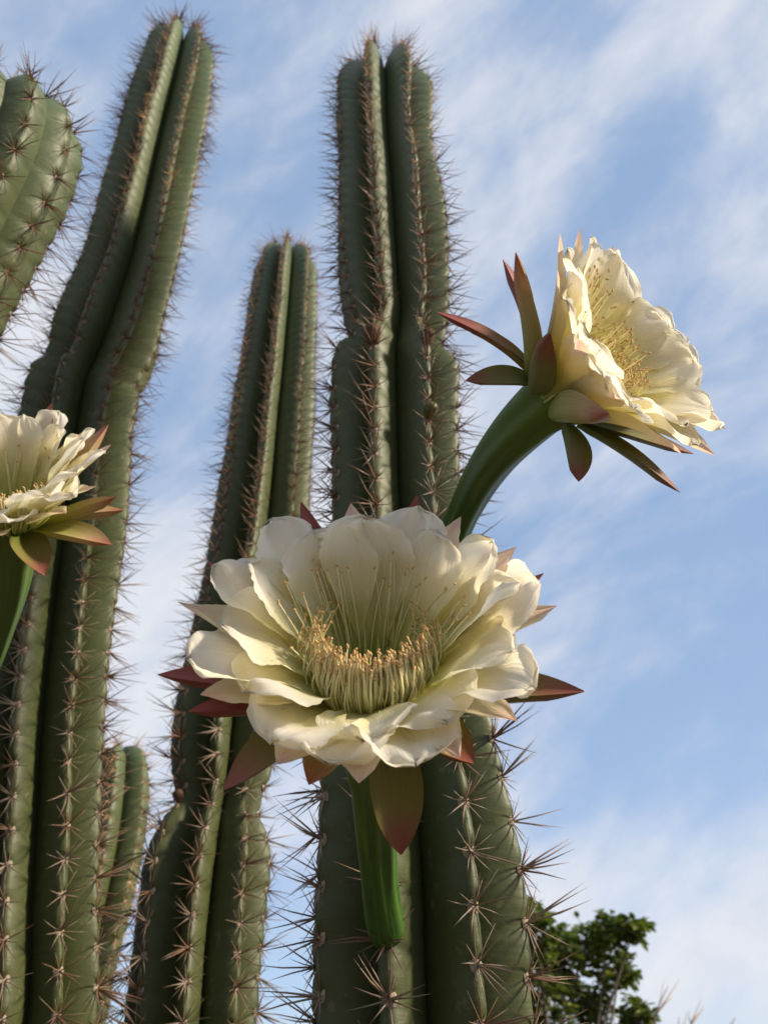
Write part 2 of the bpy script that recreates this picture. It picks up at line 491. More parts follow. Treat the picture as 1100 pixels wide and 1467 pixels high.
class Column:
    def __init__(self, rows, d_bottom, d_top, ribs, phase, dome, groove=.60, spacing=.027, seed=0, foot=(0, 0), twist=0.0, joints=()):
        """rows: (py, left edge, right edge) from the bottom up, measured on the photo; distances fix the size"""
        self.seed = seed
        self.ribs, self.phase, self.g, self.sp = ribs, phase, groove, spacing
        rows = np.array(rows, float)
        y0, y1 = rows[0, 0], rows[-1, 0]
        inv = 1 / d_bottom + (1 / d_top - 1 / d_bottom) * (rows[:, 0] - y0) / (y1 - y0)
        dep = 1 / inv
        C = np.array([at((a + b) / 2, y, d) for (y, a, b), d in zip(rows, dep)])
        ax = np.gradient(C, axis=0)
        # edges are given along the picture row: turn the row width into the width across the axis
        D = []
        for (y, a, b), d, g in zip(rows, dep, ax):
            sx, sy = g @ RGT, g @ UPV
            D.append((b - a) * d / FPX * abs(sy) / math.hypot(sx, sy))
        rad = np.array(D) / 2 / 0.965
        # prolong to the ground
        low = C[0]
        foot_p = np.array([low[0] + foot[0], low[1] + foot[1], -0.06])
        n_ext = 5
        ext = [foot_p + (low - foot_p) * k / n_ext for k in range(n_ext)]
        ext_r = [rad[0] * (1.12 - .12 * k / n_ext) for k in range(n_ext)]
        C = np.vstack([ext, C]); rad = np.concatenate([ext_r, rad])
        seg = np.linalg.norm(np.diff(C, axis=0), axis=1)
        self.s = np.concatenate([[0], np.cumsum(seg)])
        self.C, self.rad = C, rad
        self.S = self.s[-1]
        self.s_vis = self.s[n_ext]
        self.dome = dome
        self.arc = dome * 1.35
        self.jit = np.random.default_rng(seed).uniform(0, 1, ribs)
        self.wob = np.random.default_rng(seed + 5).uniform(0, 6.28, (ribs, 2))
        g = np.linspace(0, self.S + self.arc * 1.3, 1200)
        spg = np.interp(g, [0, self.s_vis, self.S], [spacing[0] * 1.2, spacing[0], spacing[1]])
        spg = np.where(g > self.S, spg * .8, spg)
        self._g, self._G = g, np.concatenate([[0], np.cumsum(.5 * (1 / spg[1:] + 1 / spg[:-1]) * np.diff(g))])
        self.twist = twist
        ysr = rows[::-1, 0]
        self.joints = [(float(np.interp(j, ysr, self.s[n_ext:][::-1])), amt) for j, amt in joints]
        print('column', seed, 'length %.2f' % self.S, 'radii', np.round(rad, 3), 'lean', np.round((C[-1] - C[5]) / np.linalg.norm(C[-1] - C[5]), 2))
    def centre(self, s):
        s = np.clip(s, 0, self.S)
        return smooth_interp(self.s, self.C, s)
    def axis(self, s):
        e = .02
        a = self.centre(np.minimum(s + e, self.S)) - self.centre(np.minimum(s, self.S - e) - e)
        return a / np.linalg.norm(a, axis=1)[:, None]
    def surf(self, ang, tau):
        """ang: (n,) angle round the axis (0 = towards -Y, + towards +X); tau: (n,) metres along, dome beyond S"""
        ang, tau = np.broadcast_arrays(np.asarray(ang, float), np.asarray(tau, float))
        sh = ang.shape
        ang, tau = ang.ravel(), tau.ravel()
        s = np.minimum(tau, self.S)
        th = np.clip((tau - self.S) / self.arc, 0, 1.25) * np.pi / 2
        c, a = self.centre(s), self.axis(s)
        Rr = smooth_interp(self.s, self.rad, s)
        for s0, amt in self.joints:               # pinched seam between two years of growth
            q = (s - s0)
            Rr = Rr * (1 - amt * np.exp(-(q / np.where(q < 0, .012, .045)) ** 2) + .45 * amt * np.exp(-((q + .05) / .035) ** 2))
        e1 = np.array([1.0, 0, 0]) - a * a[:, :1]; e1 /= np.linalg.norm(e1, axis=1)[:, None]
        e2 = np.cross(e1, a)                      # roughly -Y
        per = 2 * np.pi / self.ribs
        u = (ang - self.phase - self.twist * (s - self.s_vis)) / per
        k = np.round(u).astype(int)
        kk = k % self.ribs
        phi = (u - k) * 2
        fr = np.interp(tau, self._g, self._G) + self.jit[kk]
        fr = fr - np.floor(fr) - .5
        dip = np.exp(-(fr / .16) ** 2)
        bulge = np.exp(-((fr - .30) / .22) ** 2)
        p = (1 - (np.sqrt(phi * phi + .03) - .1732) / .8416) * (1 + .10 * np.abs(phi))
        p = np.clip(p, 0, 1)
        low = self.wob[kk]
        Rc = Rr * (1 + .018 * np.sin(tau * 9 + low[:, 0]) + .012 * np.sin(tau * 23 + low[:, 1]))
        crest_r = Rc - (.0030 * dip - .0010 * bulge) * np.clip(p, 0, 1) ** 3
        groove_r = Rr * self.g
        fold = .0022 * np.exp(-((fr + .16) / .07) ** 2) * np.abs(phi) * (1 - np.abs(phi)) * 4
        r = groove_r + (crest_r - groove_r) * p - fold
        # dome
        cr = crest_r * (.20 + .80 * np.cos(np.minimum(th, np.pi / 2)))
        gr = groove_r * (.03 + .97 * np.cos(np.minimum(th, np.pi / 2)) ** 1.2)
        over = np.maximum(th - np.pi / 2, 0) / (np.pi / 8)
        cr = cr * (1 - over * .97); gr = gr * (1 - over * .9)
        ind = tau > self.S
        r = np.where(ind, gr + (cr - gr) * p, r)
        zc = self.dome * np.sin(np.minimum(th, np.pi / 2)) * (1 - .22 * over)
        zg = self.dome * .74 * np.sin(np.minimum(th, np.pi / 2)) * (1 - .03 * over)
        z = np.where(ind, zg + (zc - zg) * np.clip(p, 0, 1) ** .8, 0)
        a2 = ang + .012 * np.sin(tau * 31 + low[:, 1]) * np.clip(p, 0, 1)
        P = c + r[:, None] * (np.sin(a2)[:, None] * e1 + np.cos(a2)[:, None] * e2) + z[:, None] * a
        return P.reshape(sh + (3,))
    def build(self, name, label, group, near=300, young_from=.40):
        root = link(name, None)
        # everything is stored relative to the foot of the stem
        base = self.C[0].copy(); base[2] = 0
        self.base = base
        root.location = base
        tag(root, label, 'cactus', group)
        nper = 18
        n = nper * self.ribs
        per = 2 * np.pi / self.ribs
        loc = (np.arange(nper) / nper - .5)
        # samples crowd towards the crest
        loc = np.sign(loc) * np.abs(loc * 2) ** 1.15 / 2
        ang = np.concatenate([self.phase + per * (k + loc) for k in range(self.ribs)])
        tau = np.concatenate([np.arange(0, self.s_vis - .12, .03), np.arange(self.s_vis - .12, self.S, .0045),
                              self.S + self.arc * np.linspace(0, 1.24, 34)])
        A = ang[None, :] + self.twist * (np.minimum(tau, self.S) - self.s_vis)[:, None]
        P = self.surf(A, np.broadcast_to(tau[:, None], A.shape)) - base
        mb = MB()
        al = np.clip((tau - self.s_vis) / (self.S + self.arc - self.s_vis), 0, 1)
        b = mb.grid(P, al[:, None], np.tile(loc, self.ribs)[None, :], True)
        last = b + (len(tau) - 1) * n
        mb.f.append(tuple(last + j for j in range(n)))
        me = mb.mesh('stem')
        me.set_sharp_from_angle(angle=R_(48))
        stem = link('stem', me, M['skin'], root)
        # areoles with their spines
        rnd = random.Random(self.seed + 3)
        spots = []
        for k in range(self.ribs):
            for m in range(1, 400):
                t = float(np.interp(m + .5 - self.jit[k], self._G, self._g))
                if t > self.S + self.arc * .98:
                    break
                if t > 0.05:
                    a = self.phase + per * k + self.twist * (min(t, self.S) - self.s_vis)
                    q = self.surf(np.array([a, a + .02, a]), np.array([t, t, t + .004]))
                    a2 = self.surf(np.array([a - .02, a, a]), np.array([t, t, t - .004]))
                    dx, dy = q[1] - a2[0], q[2] - a2[2]
                    nrm = np.cross(dx, dy); nrm /= np.linalg.norm(nrm) + 1e-12
                    ax = self.axis(np.array([min(t, self.S)]))[0]
                    cpos = self.centre(np.array([min(t, self.S)]))[0]
                    if nrm @ (q[0] - cpos + ax * max(0, t - self.S)) < 0:
                        nrm = -nrm
                    rad_dir = q[0] - cpos - ax * ((q[0] - cpos) @ ax)
                    rad_dir /= np.linalg.norm(rad_dir) + 1e-12
                    if t <= self.S:
                        nrm = rad_dir
                    yy = dy / np.linalg.norm(dy)
                    spots.append((t, q[0], nrm, yy))
        vis, rest = [], []
        for sp in spots:
            px, py, d = project(sp[1])
            v = CAM - sp[1]; v /= np.linalg.norm(v)
            facing = sp[2] @ v
            if -70 < px < 1170 and -60 < py < 1530 and facing > -.35:
                vis.append((d - facing * .25, sp))
            else:
                rest.append(sp)
        vis.sort(key=lambda x: x[0])
        rest += [sp for _, sp in vis[near:]]
        for _, (t, p, nrm, yy) in vis[:near]:
            f = (t - self.s_vis) / (self.S + self.arc - self.s_vis)
            ao = link('areole', rnd.choice(ARE), None, root, frame(p - base - nrm * .0004, nrm, yy) @ Matrix.Scale(1.05 - .45 * min(max(f, 0), 1), 4))
            self.put_spines(rnd, f, young_from, ao)
        if rest:
            mb2 = MB()
            for t, p, nrm, yy in rest:
                if t < self.s_vis - .6:
                    continue
                Mx = frame(p - base, nrm, yy)
                f = (t - self.s_vis) / (self.S + self.arc - self.s_vis)
                src = rnd.choice(SPN['mid'])
                ang0 = rnd.uniform(0, 6.28)
                Mr = Mx @ Matrix.Rotation(ang0, 4, 'Z')
                bb = len(mb2.v)
                co = np.empty(len(src.vertices) * 3, np.float32); src.vertices.foreach_get('co', co)
                co = co.reshape(-1, 3) @ np.array(Mr.to_3x3()).T + np.array(Mr.translation)
                mb2.v.extend(co.tolist())
                aa = np.empty(len(src.vertices), np.float32); src.attributes['along'].data.foreach_get('value', aa)
                mb2.al.extend(aa.tolist()); mb2.ac.extend(aa.tolist())
                mb2.f.extend([tuple(bb + i for i in pl.vertices) for pl in src.polygons])
            if mb2.v:
                o = link('spines', mb2.mesh('spines'), M['spine'], root)
                o['kind'] = 'stuff'
        self.root = root
        return root
    def put_spines(self, rnd, f, young_from, ao):
        if f > .985: key = 'young'
        elif f > 1 - young_from: key = 'young' if rnd.random() < (f - 1 + young_from) / young_from * .8 else 'mid'
        elif f > .35: key = 'mid'
        else: key = 'old' if rnd.random() < .5 else 'mid'
        s = rnd.uniform(.9, 1.12) * (1.08 - .38 * min(max(f, 0), 1)) * (1.25 if f > .97 else 1)
        link('spine_cluster', rnd.choice(SPN[key]), None, ao,
             Matrix.Translation((0, 0, .0012)) @ Matrix.Rotation(rnd.uniform(-.5, .5) + rnd.choice((0, math.pi)), 4, 'Z') @ Matrix.Scale(s / (1.05 - .45 * min(max(f, 0), 1)), 4))

GROUP = 'ribbed cactus columns of the clump'
colR = Column([(1467, 447, 757), (1380, 447, 751), (1300, 448, 745), (1200, 452, 730), (1080, 458, 706), (950, 464, 688), (820, 470, 672),
               (700, 472, 660), (620, 472, 656), (570, 474, 652), (535, 478, 648), (505, 487, 645), (480, 495, 645), (440, 491, 643),
               (380, 486, 640), (300, 482, 633), (240, 484, 622), (200, 483, 618), (150, 478, 620)],
              .55, 1.22, 8, R_(-17), .105, .44, (.035, .0205), 1, (0.02, 0.05), joints=[(508, .15)])
colR.build('cactus', 'thick grey-green cactus stem rising directly behind the largest flower and bearing it', GROUP)
colL = Column([(1467, -58, 132), (1300, -48, 138), (1150, -36, 143), (1060, -30, 146), (900, -12, 160), (760, 6, 176), (660, 20, 184), (600, 36, 188), (560, 46, 196), (530, 58, 212),
               (500, 72, 224), (460, 90, 234), (400, 116, 247), (300, 146, 268), (200, 172, 287), (140, 190, 300), (95, 206, 304)],
              .78, 1.55, 8, R_(1), .10, .46, (.035, .0205), 2, (-.05, .1), joints=[(545, .12)])
colL.build('cactus', 'tall leaning cactus stem with a pinched waist, a short stub beside it', GROUP)
colM = Column([(1467, 183, 366), (1380, 192, 370), (1300, 203, 376), (1240, 214, 379), (1190, 232, 376), (1150, 247, 378), (1110, 246, 388), (1040, 249, 398), (950, 268, 412), (860, 288, 425),
               (760, 308, 438), (650, 324, 444), (550, 340, 449), (450, 357, 452), (395, 366, 453)],
              .86, 1.70, 8, R_(4), .09, .46, (.033, .0205), 3, (0, .1), joints=[(1160, .12)])
colM.build('cactus', 'slender mid-height cactus stem standing between the two tallest stems, rounded tip', GROUP)
colS = Column([(1467, 62, 152), (1380, 76, 168), (1300, 92, 188), (1200, 112, 207), (1130, 122, 214), (1100, 126, 214)],
              1.12, 1.34, 6, R_(8), .035, .56, (.028, .024), 4, (-.05, .05))
colS.build('cactus', 'short blunt cactus stub with rusty spines tucked behind the leaning stem', GROUP, young_from=1.5)
colT = Column([(640, -310, -108), (520, -245, -46), (430, -192, 4), (330, -150, 58), (250, -114, 95), (205, -98, 106), (188, -94, 107)],
              .74, .86, 10, R_(8), .045, .86, (.031, .029), 5, (-.10, -.10))
colT.build('cactus', 'fat smooth round-headed cactus tip with sparse dark spines beside the leaning stem', GROUP, young_from=.02)

# ------------------------------------------------------------------ flowers
def bezier(p0, p1, p2, p3, n):
    t = np.linspace(0, 1, n)[:, None]
    return (1-t)**3 * p0 + 3*(1-t)**2*t * p1 + 3*(1-t)*t**2 * p2 + t**3 * p3

def petal_mesh(r, az, L, W, th0, th1, kind='inner', r0=.016, z0=0.0, cup=.25, ruffle=.003, bend=1.0, side=0.0, twist=0.0, curl=0.0):
    """kind: inner (broad, frilled, thin), blush (pointed, thin), tepal (narrow, fleshy). Local frame: +Z flower axis, +Y az 0"""
    nu, nv = (44, 23) if kind != 'tepal' else (20, 11)
    s = np.linspace(0, 1, nu)
    th = np.radians(th0 + (th1 - th0) * s ** bend + curl * np.clip((s - .7) / .3, 0, 1) ** 2)
    ds = L / (nu - 1)
    rr = r0 + np.concatenate([[0], np.cumsum(np.sin(th[:-1]) * ds)])
    zz = z0 + np.concatenate([[0], np.cumsum(np.cos(th[:-1]) * ds)])
    if kind == 'inner':
        w = .20 + .80 * np.clip(s / .66, 0, 1) ** 1.15
        e = np.clip((s - .66) / .34, 0, 1)
        w *= np.sqrt(np.clip(1 - e ** 2.6, 0, 1)) * .97 + .03
    elif kind == 'blush':
        w = .28 + .72 * np.sin(np.clip(s / .58, 0, 1) * np.pi / 2)
        e = np.clip((s - .58) / .42, 0, 1)
        w *= (1 - e ** 1.45) * .985 + .01
    else:
        w = .42 + .58 * np.sin(np.clip(s / .45, 0, 1) * np.pi / 2)
        e = np.clip((s - .45) / .55, 0, 1)
        w *= (1 - e ** 2.1) * .96 + .03
    v = np.linspace(-1, 1, nv)
    S, V = np.meshgrid(s, v, indexing='ij')
    er = np.array([math.sin(az), math.cos(az), 0]); et = np.array([math.cos(az), -math.sin(az), 0]); ez = np.array([0, 0, 1.0])
    sinth, costh = np.sin(th), np.cos(th)
    # inward normal of the blade (towards the axis)
    N = -costh[:, None] * er + sinth[:, None] * ez
    C = rr[:, None] * er + zz[:, None] * ez + (side * L * s ** 2)[:, None] * et
    half = (W / 2 * w)[:, None] * np.ones_like(V)
    lift = cup * (W / 2) * w[:, None] * V ** 2 * (1 - .35 * S)
    if kind != 'tepal':
        ph = [r.uniform(0, 6.28) for _ in range(8)]
        k1, k2 = r.uniform(1.2, 2.2), r.uniform(2.5, 4.0)
        sg = np.where(V < 0, 1, 0)
        edge = ruffle * S ** 2 * np.abs(V) ** 2.2 * (np.sin(6.28 * k1 * S + ph[0] + sg * ph[1]) + .6 * np.sin(6.28 * k2 * S + ph[2] + sg * ph[3]))
        tipw = ruffle * 1.1 * S ** 5 * (np.sin(4.2 * V + ph[4]) + .5 * np.sin(9.0 * V + ph[5]))
        crease = -.10 * W / 2 * np.exp(-(V / .12) ** 2) * (.25 + .5 * S)
        broad = ruffle * .9 * S * np.sin(2.6 * V + ph[6]) * np.sin(3 * S + ph[7])
        lift = lift + (edge + tipw + crease * .35 + broad) * np.clip(w[:, None] * 1.5, 0, 1)
        # ragged margin: little teeth
        rag = np.array([[r.uniform(-1, 1) for _ in range(2)] for _ in range(nu)])
        amp = .055 * np.clip((s - .45) / .4, 0, 1)
        half[:, 0] *= 1 + amp * rag[:, 0]; half[:, -1] *= 1 + amp * rag[:, 1]
        half[:, 1] *= 1 + amp * rag[:, 0] * .4; half[:, -2] *= 1 + amp * rag[:, 1] * .4
    if kind != 'tepal':
        twist = twist + r.uniform(-.22, .22); C = C + (r.uniform(-.09, .09) * L * s ** 2)[:, None] * et
    tw = twist * S
    P = C[:, None, :] + (V * half * np.cos(tw))[..., None] * et + (lift + V * half * np.sin(tw))[..., None] * N[:, None, :]
    mb = MB()
    if kind == 'tepal':
        thick = .0050 * (1 - V ** 2) * np.clip(w[:, None] * 1.6, 0, 1) * min(1, W / .018)
        mb.grid(P, S, V)
        mb.grid((P - thick[..., None] * N[:, None, :])[:, ::-1], S[:, ::-1], V[:, ::-1])
    else:
        if kind == 'inner':                         # notched, toothed end
            tip = np.array([r.uniform(-.0016, .0016) for _ in range(nv)])
            T = (sinth[-1] * er + costh[-1] * ez)
            P[-1] += tip[:, None] * T; P[-2] += .4 * tip[:, None] * T
        mb.grid(P, S, V)
    return mb.mesh('petal')

def build_flower(label, group, base, base_dir, throat, axis, ref, seed, petals, tepals, r_tube=(.0125, .0115, .0125, .019), k1=.06, k2=.07, stamen=None, scale=1.0):
    r = random.Random(seed)
    root = link('cactus_flower', None)
    root.location = base
    tag(root, label, 'flower', group)
    base, throat, axis = map(np.asarray, (base, throat, axis))
    F = np.array(frame(throat - base, axis, ref))
    F4 = Matrix(F.tolist())
    # tube
    n = 46
    pts = bezier(base, base + base_dir * k1, throat - axis * k2, throat + axis * .004, n) - base
    t = np.linspace(0, 1, n)
    rad = np.interp(t, [0, .02, .06, .14, .30, .70, .91, 1.0], [.35 * r_tube[0], .75 * r_tube[0], r_tube[0], r_tube[0] * 1.04, r_tube[1], r_tube[2], r_tube[3] * .78, r_tube[3]])
    mb = MB()
    na = 40
    mb.tube(pts, rad, na, cap=False)
    V = np.array(mb.v).reshape(n, na, 3)
    a = np.arange(na) * 2 * np.pi / na
    flute = 1 + .06 * np.cos(a * 7 + .6)[None, :] * np.clip(t * 3, 0, 1)[:, None] + .02 * np.sin(a * 3 + t[:, None] * 9)
    V = pts[:, None, :] + (V - pts[:, None, :]) * flute[..., None]
    mb.v = V.reshape(-1, 3).tolist()
    tube = link('flower_tube', mb.mesh('flower_tube'), M['tube'], root)
    # throat lining
    mb = MB()
    zz = np.linspace(-.03, .006, 10)
    R0 = np.interp(zz, [-.03, -.012, .006], [.008, .0135, .0175]) * scale
    P = np.zeros((10, 28, 3)); a = np.arange(28) * 2 * np.pi / 28
    P[:, :, 0] = R0[:, None] * np.cos(a); P[:, :, 1] = R0[:, None] * np.sin(a); P[:, :, 2] = zz[:, None]
    b = mb.grid(P, np.linspace(0, .15, 10)[:, None], 0, True)
    mb.f.append(tuple(b + j for j in range(28)))
    link('throat', mb.mesh('throat'), M['petal'], root, F4)
    for p in petals:
        q = dict(p); mat = q.pop('mat'); kd = q.get('kind', 'inner')
        me = petal_mesh(r, **q)
        link('petal', me, M[mat], root, F4)
    for p in tepals:
        q = dict(p); mat = q.pop('mat'); q['kind'] = 'tepal'
        me = petal_mesh(r, **q)
        link('outer_tepal', me, M[mat], root, F4)
    # stamens
    fm, am = MB(), MB()
    def fil(pts, w=1.0):
        pts = np.array(pts)
        fm.tube(pts, np.linspace(.00062, .00042, len(pts)) * w, 5, cap=False)
        d = pts[-1] - pts[-2]
        d = d / np.linalg.norm(d) + np.array([r.uniform(-.8, .8), r.uniform(-.8, .8), r.uniform(-.5, .5)])
        am.blob(pts[-1], d, .00062, .00135, 5, 4)
    st = stamen
    for k in range(st['n_front']):
        az = math.pi + r.gauss(0, 1) * st.get('spread', .85)
        if abs(az - math.pi) > 2.4: az = r.uniform(0, 6.28)
        rb = r.uniform(.012, .0175) * scale
        H = st['h'] * r.uniform(.82, 1.12) * (1 - .06 * abs(math.cos(az)))
        out = st.get('out', .020) * r.uniform(.65, 1.15)
        side = r.gauss(0, .10)
        er = np.array([math.sin(az), math.cos(az), 0]); et = np.array([math.cos(az), -math.sin(az), 0])
        pp = []
        hook = r.uniform(.001, .007)
        for q in np.linspace(0, 1, 8):
            rr_ = rb + out * math.sin(q * 1.75) - hook * max(0, q - .7) / .3
            pp.append(er * rr_ + et * side * .02 * q * q + np.array([0, 0, -.006 + H * (q ** 1.05)]))
        fil(pp, .82)
    for k in range(st['n_back']):
        az = r.gauss(0, 1) * st.get('back_spread', .62)
        rb = r.uniform(.0145, .019) * scale
        H = st['h'] * r.uniform(.65, 1.42)
        out = r.uniform(.010, .026)
        er = np.array([math.sin(az), math.cos(az), 0]); et = np.array([math.cos(az), -math.sin(az), 0])
        sd_ = r.gauss(0, .006)
        pp = []
        for q in np.linspace(0, 1, 8):
            pp.append(er * (rb + out * q ** 1.3) + et * sd_ * q * q + np.array([0, 0, -.004 + H * q]))
        fil(pp, .62)
    s_o = link('stamens', fm.mesh('stamens'), M['filament'], root, F4); s_o['kind'] = 'stuff'
    a_o = link('anthers', am.mesh('anthers'), M['anther'], s_o); a_o['kind'] = 'stuff'
    return root

def rib_point(col, rib, py):
    """point on a rib's crest that shows at picture row py"""
    per = 2 * math.pi / col.ribs
    t = np.linspace(col.s_vis - .1, col.S, 400)
    a = col.phase + per * rib + col.twist * (t - col.s_vis)
    P = col.surf(a, t)
    ys = np.array([project(p)[1] for p in P])
    i = int(np.argmin(np.abs(ys - py)))
    c = col.centre(np.array([t[i]]))[0]
    ax = col.axis(np.array([t[i]]))[0]
    n = P[i] - c; n -= ax * (n @ ax); n /= np.linalg.norm(n)
    return P[i], n, ax

D = math.radians
def ring(r, n, az0, fn, jit=.12):
    out = []
    for k in range(n):
        az = az0 + k * 2 * math.pi / n + r.uniform(-jit, jit)
        out.append(fn(az, k))
    return out
def opening(az, back, side, front):
    """blend three values by azimuth: back (0), sides (90), front (180)"""
    c = math.cos(az)
    return side + (back - side) * max(c, 0) + (front - side) * max(-c, 0)

# --- the large flower in front
def main_flower():
    r = random.Random(21)
    p, n, ax = rib_point(colR, 0, 1352)
    print('main base', project(p))
    thr = at(532, 980, .385)
    axis = camvec(0.0, .90, .44)
    ref = camvec(0, .44, -.90)
    pet = []
    pet += ring(r, 10, .1, lambda az, k: dict(az=az, L=opening(az, .071, .073, .044) * r.uniform(.95, 1.05), W=r.uniform(.044, .051), th0=opening(az, 16, 32, 54), th1=opening(az, 28, 54, 70),
                bend=1.1, cup=.34, ruffle=.0036, r0=.0225, z0=.002, mat='petal', curl=opening(az, 6, 18, 60)))
    pet += ring(r, 11, .42, lambda az, k: dict(az=az, L=opening(az, .077, .083, .050) * r.uniform(.95, 1.05), W=r.uniform(.041, .048), th0=opening(az, 20, 38, 60), th1=opening(az, 33, 60, 80),
                bend=1.1, cup=.28, ruffle=.0042, r0=.0235, z0=.0, mat='petal', curl=opening(az, 6, 16, 46)))
    pet += ring(r, 13, .2, lambda az, k: dict(az=az, L=opening(az, .080, .085, .052) * r.uniform(.93, 1.06), W=r.uniform(.027, .033), th0=opening(az, 23, 42, 66), th1=opening(az, 36, 63, 88),
                bend=1.1, cup=.45, ruffle=.0020, r0=.0245, z0=-.002, kind='blush', mat='petal_blush'))
    tep = [
        dict(az=D(166), L=.064, W=.025, th0=80, th1=170, bend=.33, cup=.35, mat='tepal_green'),
        dict(az=D(106), L=.080, W=.023, th0=66, th1=80, bend=.7, cup=.6, mat='tepal_green'),
        dict(az=D(-101), L=.080, W=.019, th0=64, th1=78, bend=.7, cup=.55, mat='tepal_red'),
        dict(az=D(-112), L=.066, W=.018, th0=70, th1=82, bend=.7, cup=.55, mat='tepal_red'),
        dict(az=D(-134), L=.064, W=.022, th0=74, th1=110, bend=.7, cup=.5, mat='tepal_green'),
        dict(az=D(140), L=.046, W=.026, th0=76, th1=92, bend=.7, cup=.5, mat='tepal_green'),
        dict(az=D(-158), L=.044, W=.024, th0=76, th1=98, bend=.7, cup=.5, mat='tepal_pale'),
        dict(az=D(20), L=.090, W=.020, th0=26, th1=34, bend=.8, cup=.5, mat='tepal_red'),
        dict(az=D(-30), L=.090, W=.020, th0=30, th1=40, bend=.8, cup=.5, mat='tepal_red'),
        dict(az=D(75), L=.084, W=.018, th0=42, th1=56, bend=.8, cup=.5, mat='tepal_red'),
        dict(az=D(-66), L=.086, W=.018, th0=46, th1=58, bend=.8, cup=.5, mat='tepal_red'),
    ]
    for d in tep:
        d['r0'] = .0250; d['z0'] = -.004
    build_flower('largest white cactus flower, wide open, standing out before the thickest stem', 'open cactus flowers',
                 p - n * .004, (n * .55 + ax * .83), thr, axis, ref, 5, pet, tep, r_tube=(.0125, .0115, .0125, .0255), scale=1.38, k1=.05, k2=.085,
                 stamen=dict(n_front=540, n_back=150, h=.040, out=.012, spread=.95, back_spread=.85))

# --- the flower turned away on a long oblique tube
def right_flower():
    r = random.Random(33)
    p, n, ax = rib_point(colR, 1, 800)
    print('right base', project(p))
    thr = at(806, 560, .47)
    axis = camvec(.66, .50, .58)
    ref = camvec(-.60, .74, .0)
    near = lambda az: max(0, -math.sin(az))      # the side turned to the viewer has folded lower
    pet = []
    pet += ring(r, 9, .1, lambda az, k: dict(az=az, L=.072 * (1 - .20 * near(az)) * r.uniform(.95, 1.06), W=r.uniform(.043, .049), th0=24, th1=opening(az, 36, 44, 52) + 11 * near(az), bend=1.1, cup=.34, ruffle=.0026, r0=.0198, z0=.002, mat='petal', curl=10))
    pet += ring(r, 10, .4, lambda az, k: dict(az=az, L=.080 * (1 - .20 * near(az)) * r.uniform(.95, 1.06), W=r.uniform(.041, .047), th0=28, th1=opening(az, 42, 50, 60) + 11 * near(az), bend=1.1, cup=.30, ruffle=.0030, r0=.0205, mat='petal', curl=14))
    pet += ring(r, 12, .2, lambda az, k: dict(az=az, L=.082 * (1 - .12 * near(az)) * r.uniform(.93, 1.06), W=r.uniform(.024, .029), th0=33, th1=opening(az, 46, 56, 66) + 6 * near(az), bend=1.1, cup=.45, ruffle=.0016, r0=.0212, z0=-.002, kind='blush', mat='petal_blush'))
    tep = [
        dict(az=D(-38), L=.088, W=.022, th0=45, th1=62, bend=.7, cup=.5, mat='tepal_pale'),
        dict(az=D(-62), L=.058, W=.022, th0=55, th1=40, bend=.8, cup=.6, mat='tepal_green'),
        dict(az=D(20), L=.075, W=.016, th0=62, th1=90, bend=.7, cup=.4, mat='tepal_red'),
        dict(az=D(-20), L=.070, W=.012, th0=80, th1=118, bend=.6, cup=.4, mat='tepal_red'),
        dict(az=D(-12), L=.055, W=.012, th0=84, th1=120, bend=.6, cup=.4, mat='tepal_red'),
        dict(az=D(-44), L=.042, W=.016, th0=100, th1=140, bend=.6, cup=.4, mat='tepal_green'),
        dict(az=D(-142), L=.038, W=.024, th0=85, th1=112, bend=.7, cup=.4, mat='tepal_green'),
        dict(az=D(-108), L=.062, W=.026, th0=45, th1=52, bend=.7, cup=.5, mat='tepal_pale'),
        dict(az=D(172), L=.076, W=.014, th0=62, th1=82, bend=.6, cup=.4, mat='tepal_green'),
        dict(az=D(160), L=.074, W=.014, th0=54, th1=64, bend=.6, cup=.4, mat='tepal_green'),
        dict(az=D(140), L=.030, W=.012, th0=80, th1=100, bend=.6, cup=.4, mat='tepal_pale'),
    ]
    for d in tep:
        d['r0'] = .0220; d['z0'] = -.006
    build_flower('white cactus flower seen from its side on a long slanting green tube', 'open cactus flowers',
                 p - n * .004, (n * .8 + np.array([.15, 0, .5])), thr, axis, ref, 6, pet, tep,
                 r_tube=(.0140, .0130, .0150, .0225), scale=1.2, k1=.07, k2=.085,
                 stamen=dict(n_front=240, n_back=60, h=.048, out=.009, spread=1.6, back_spread=.9))

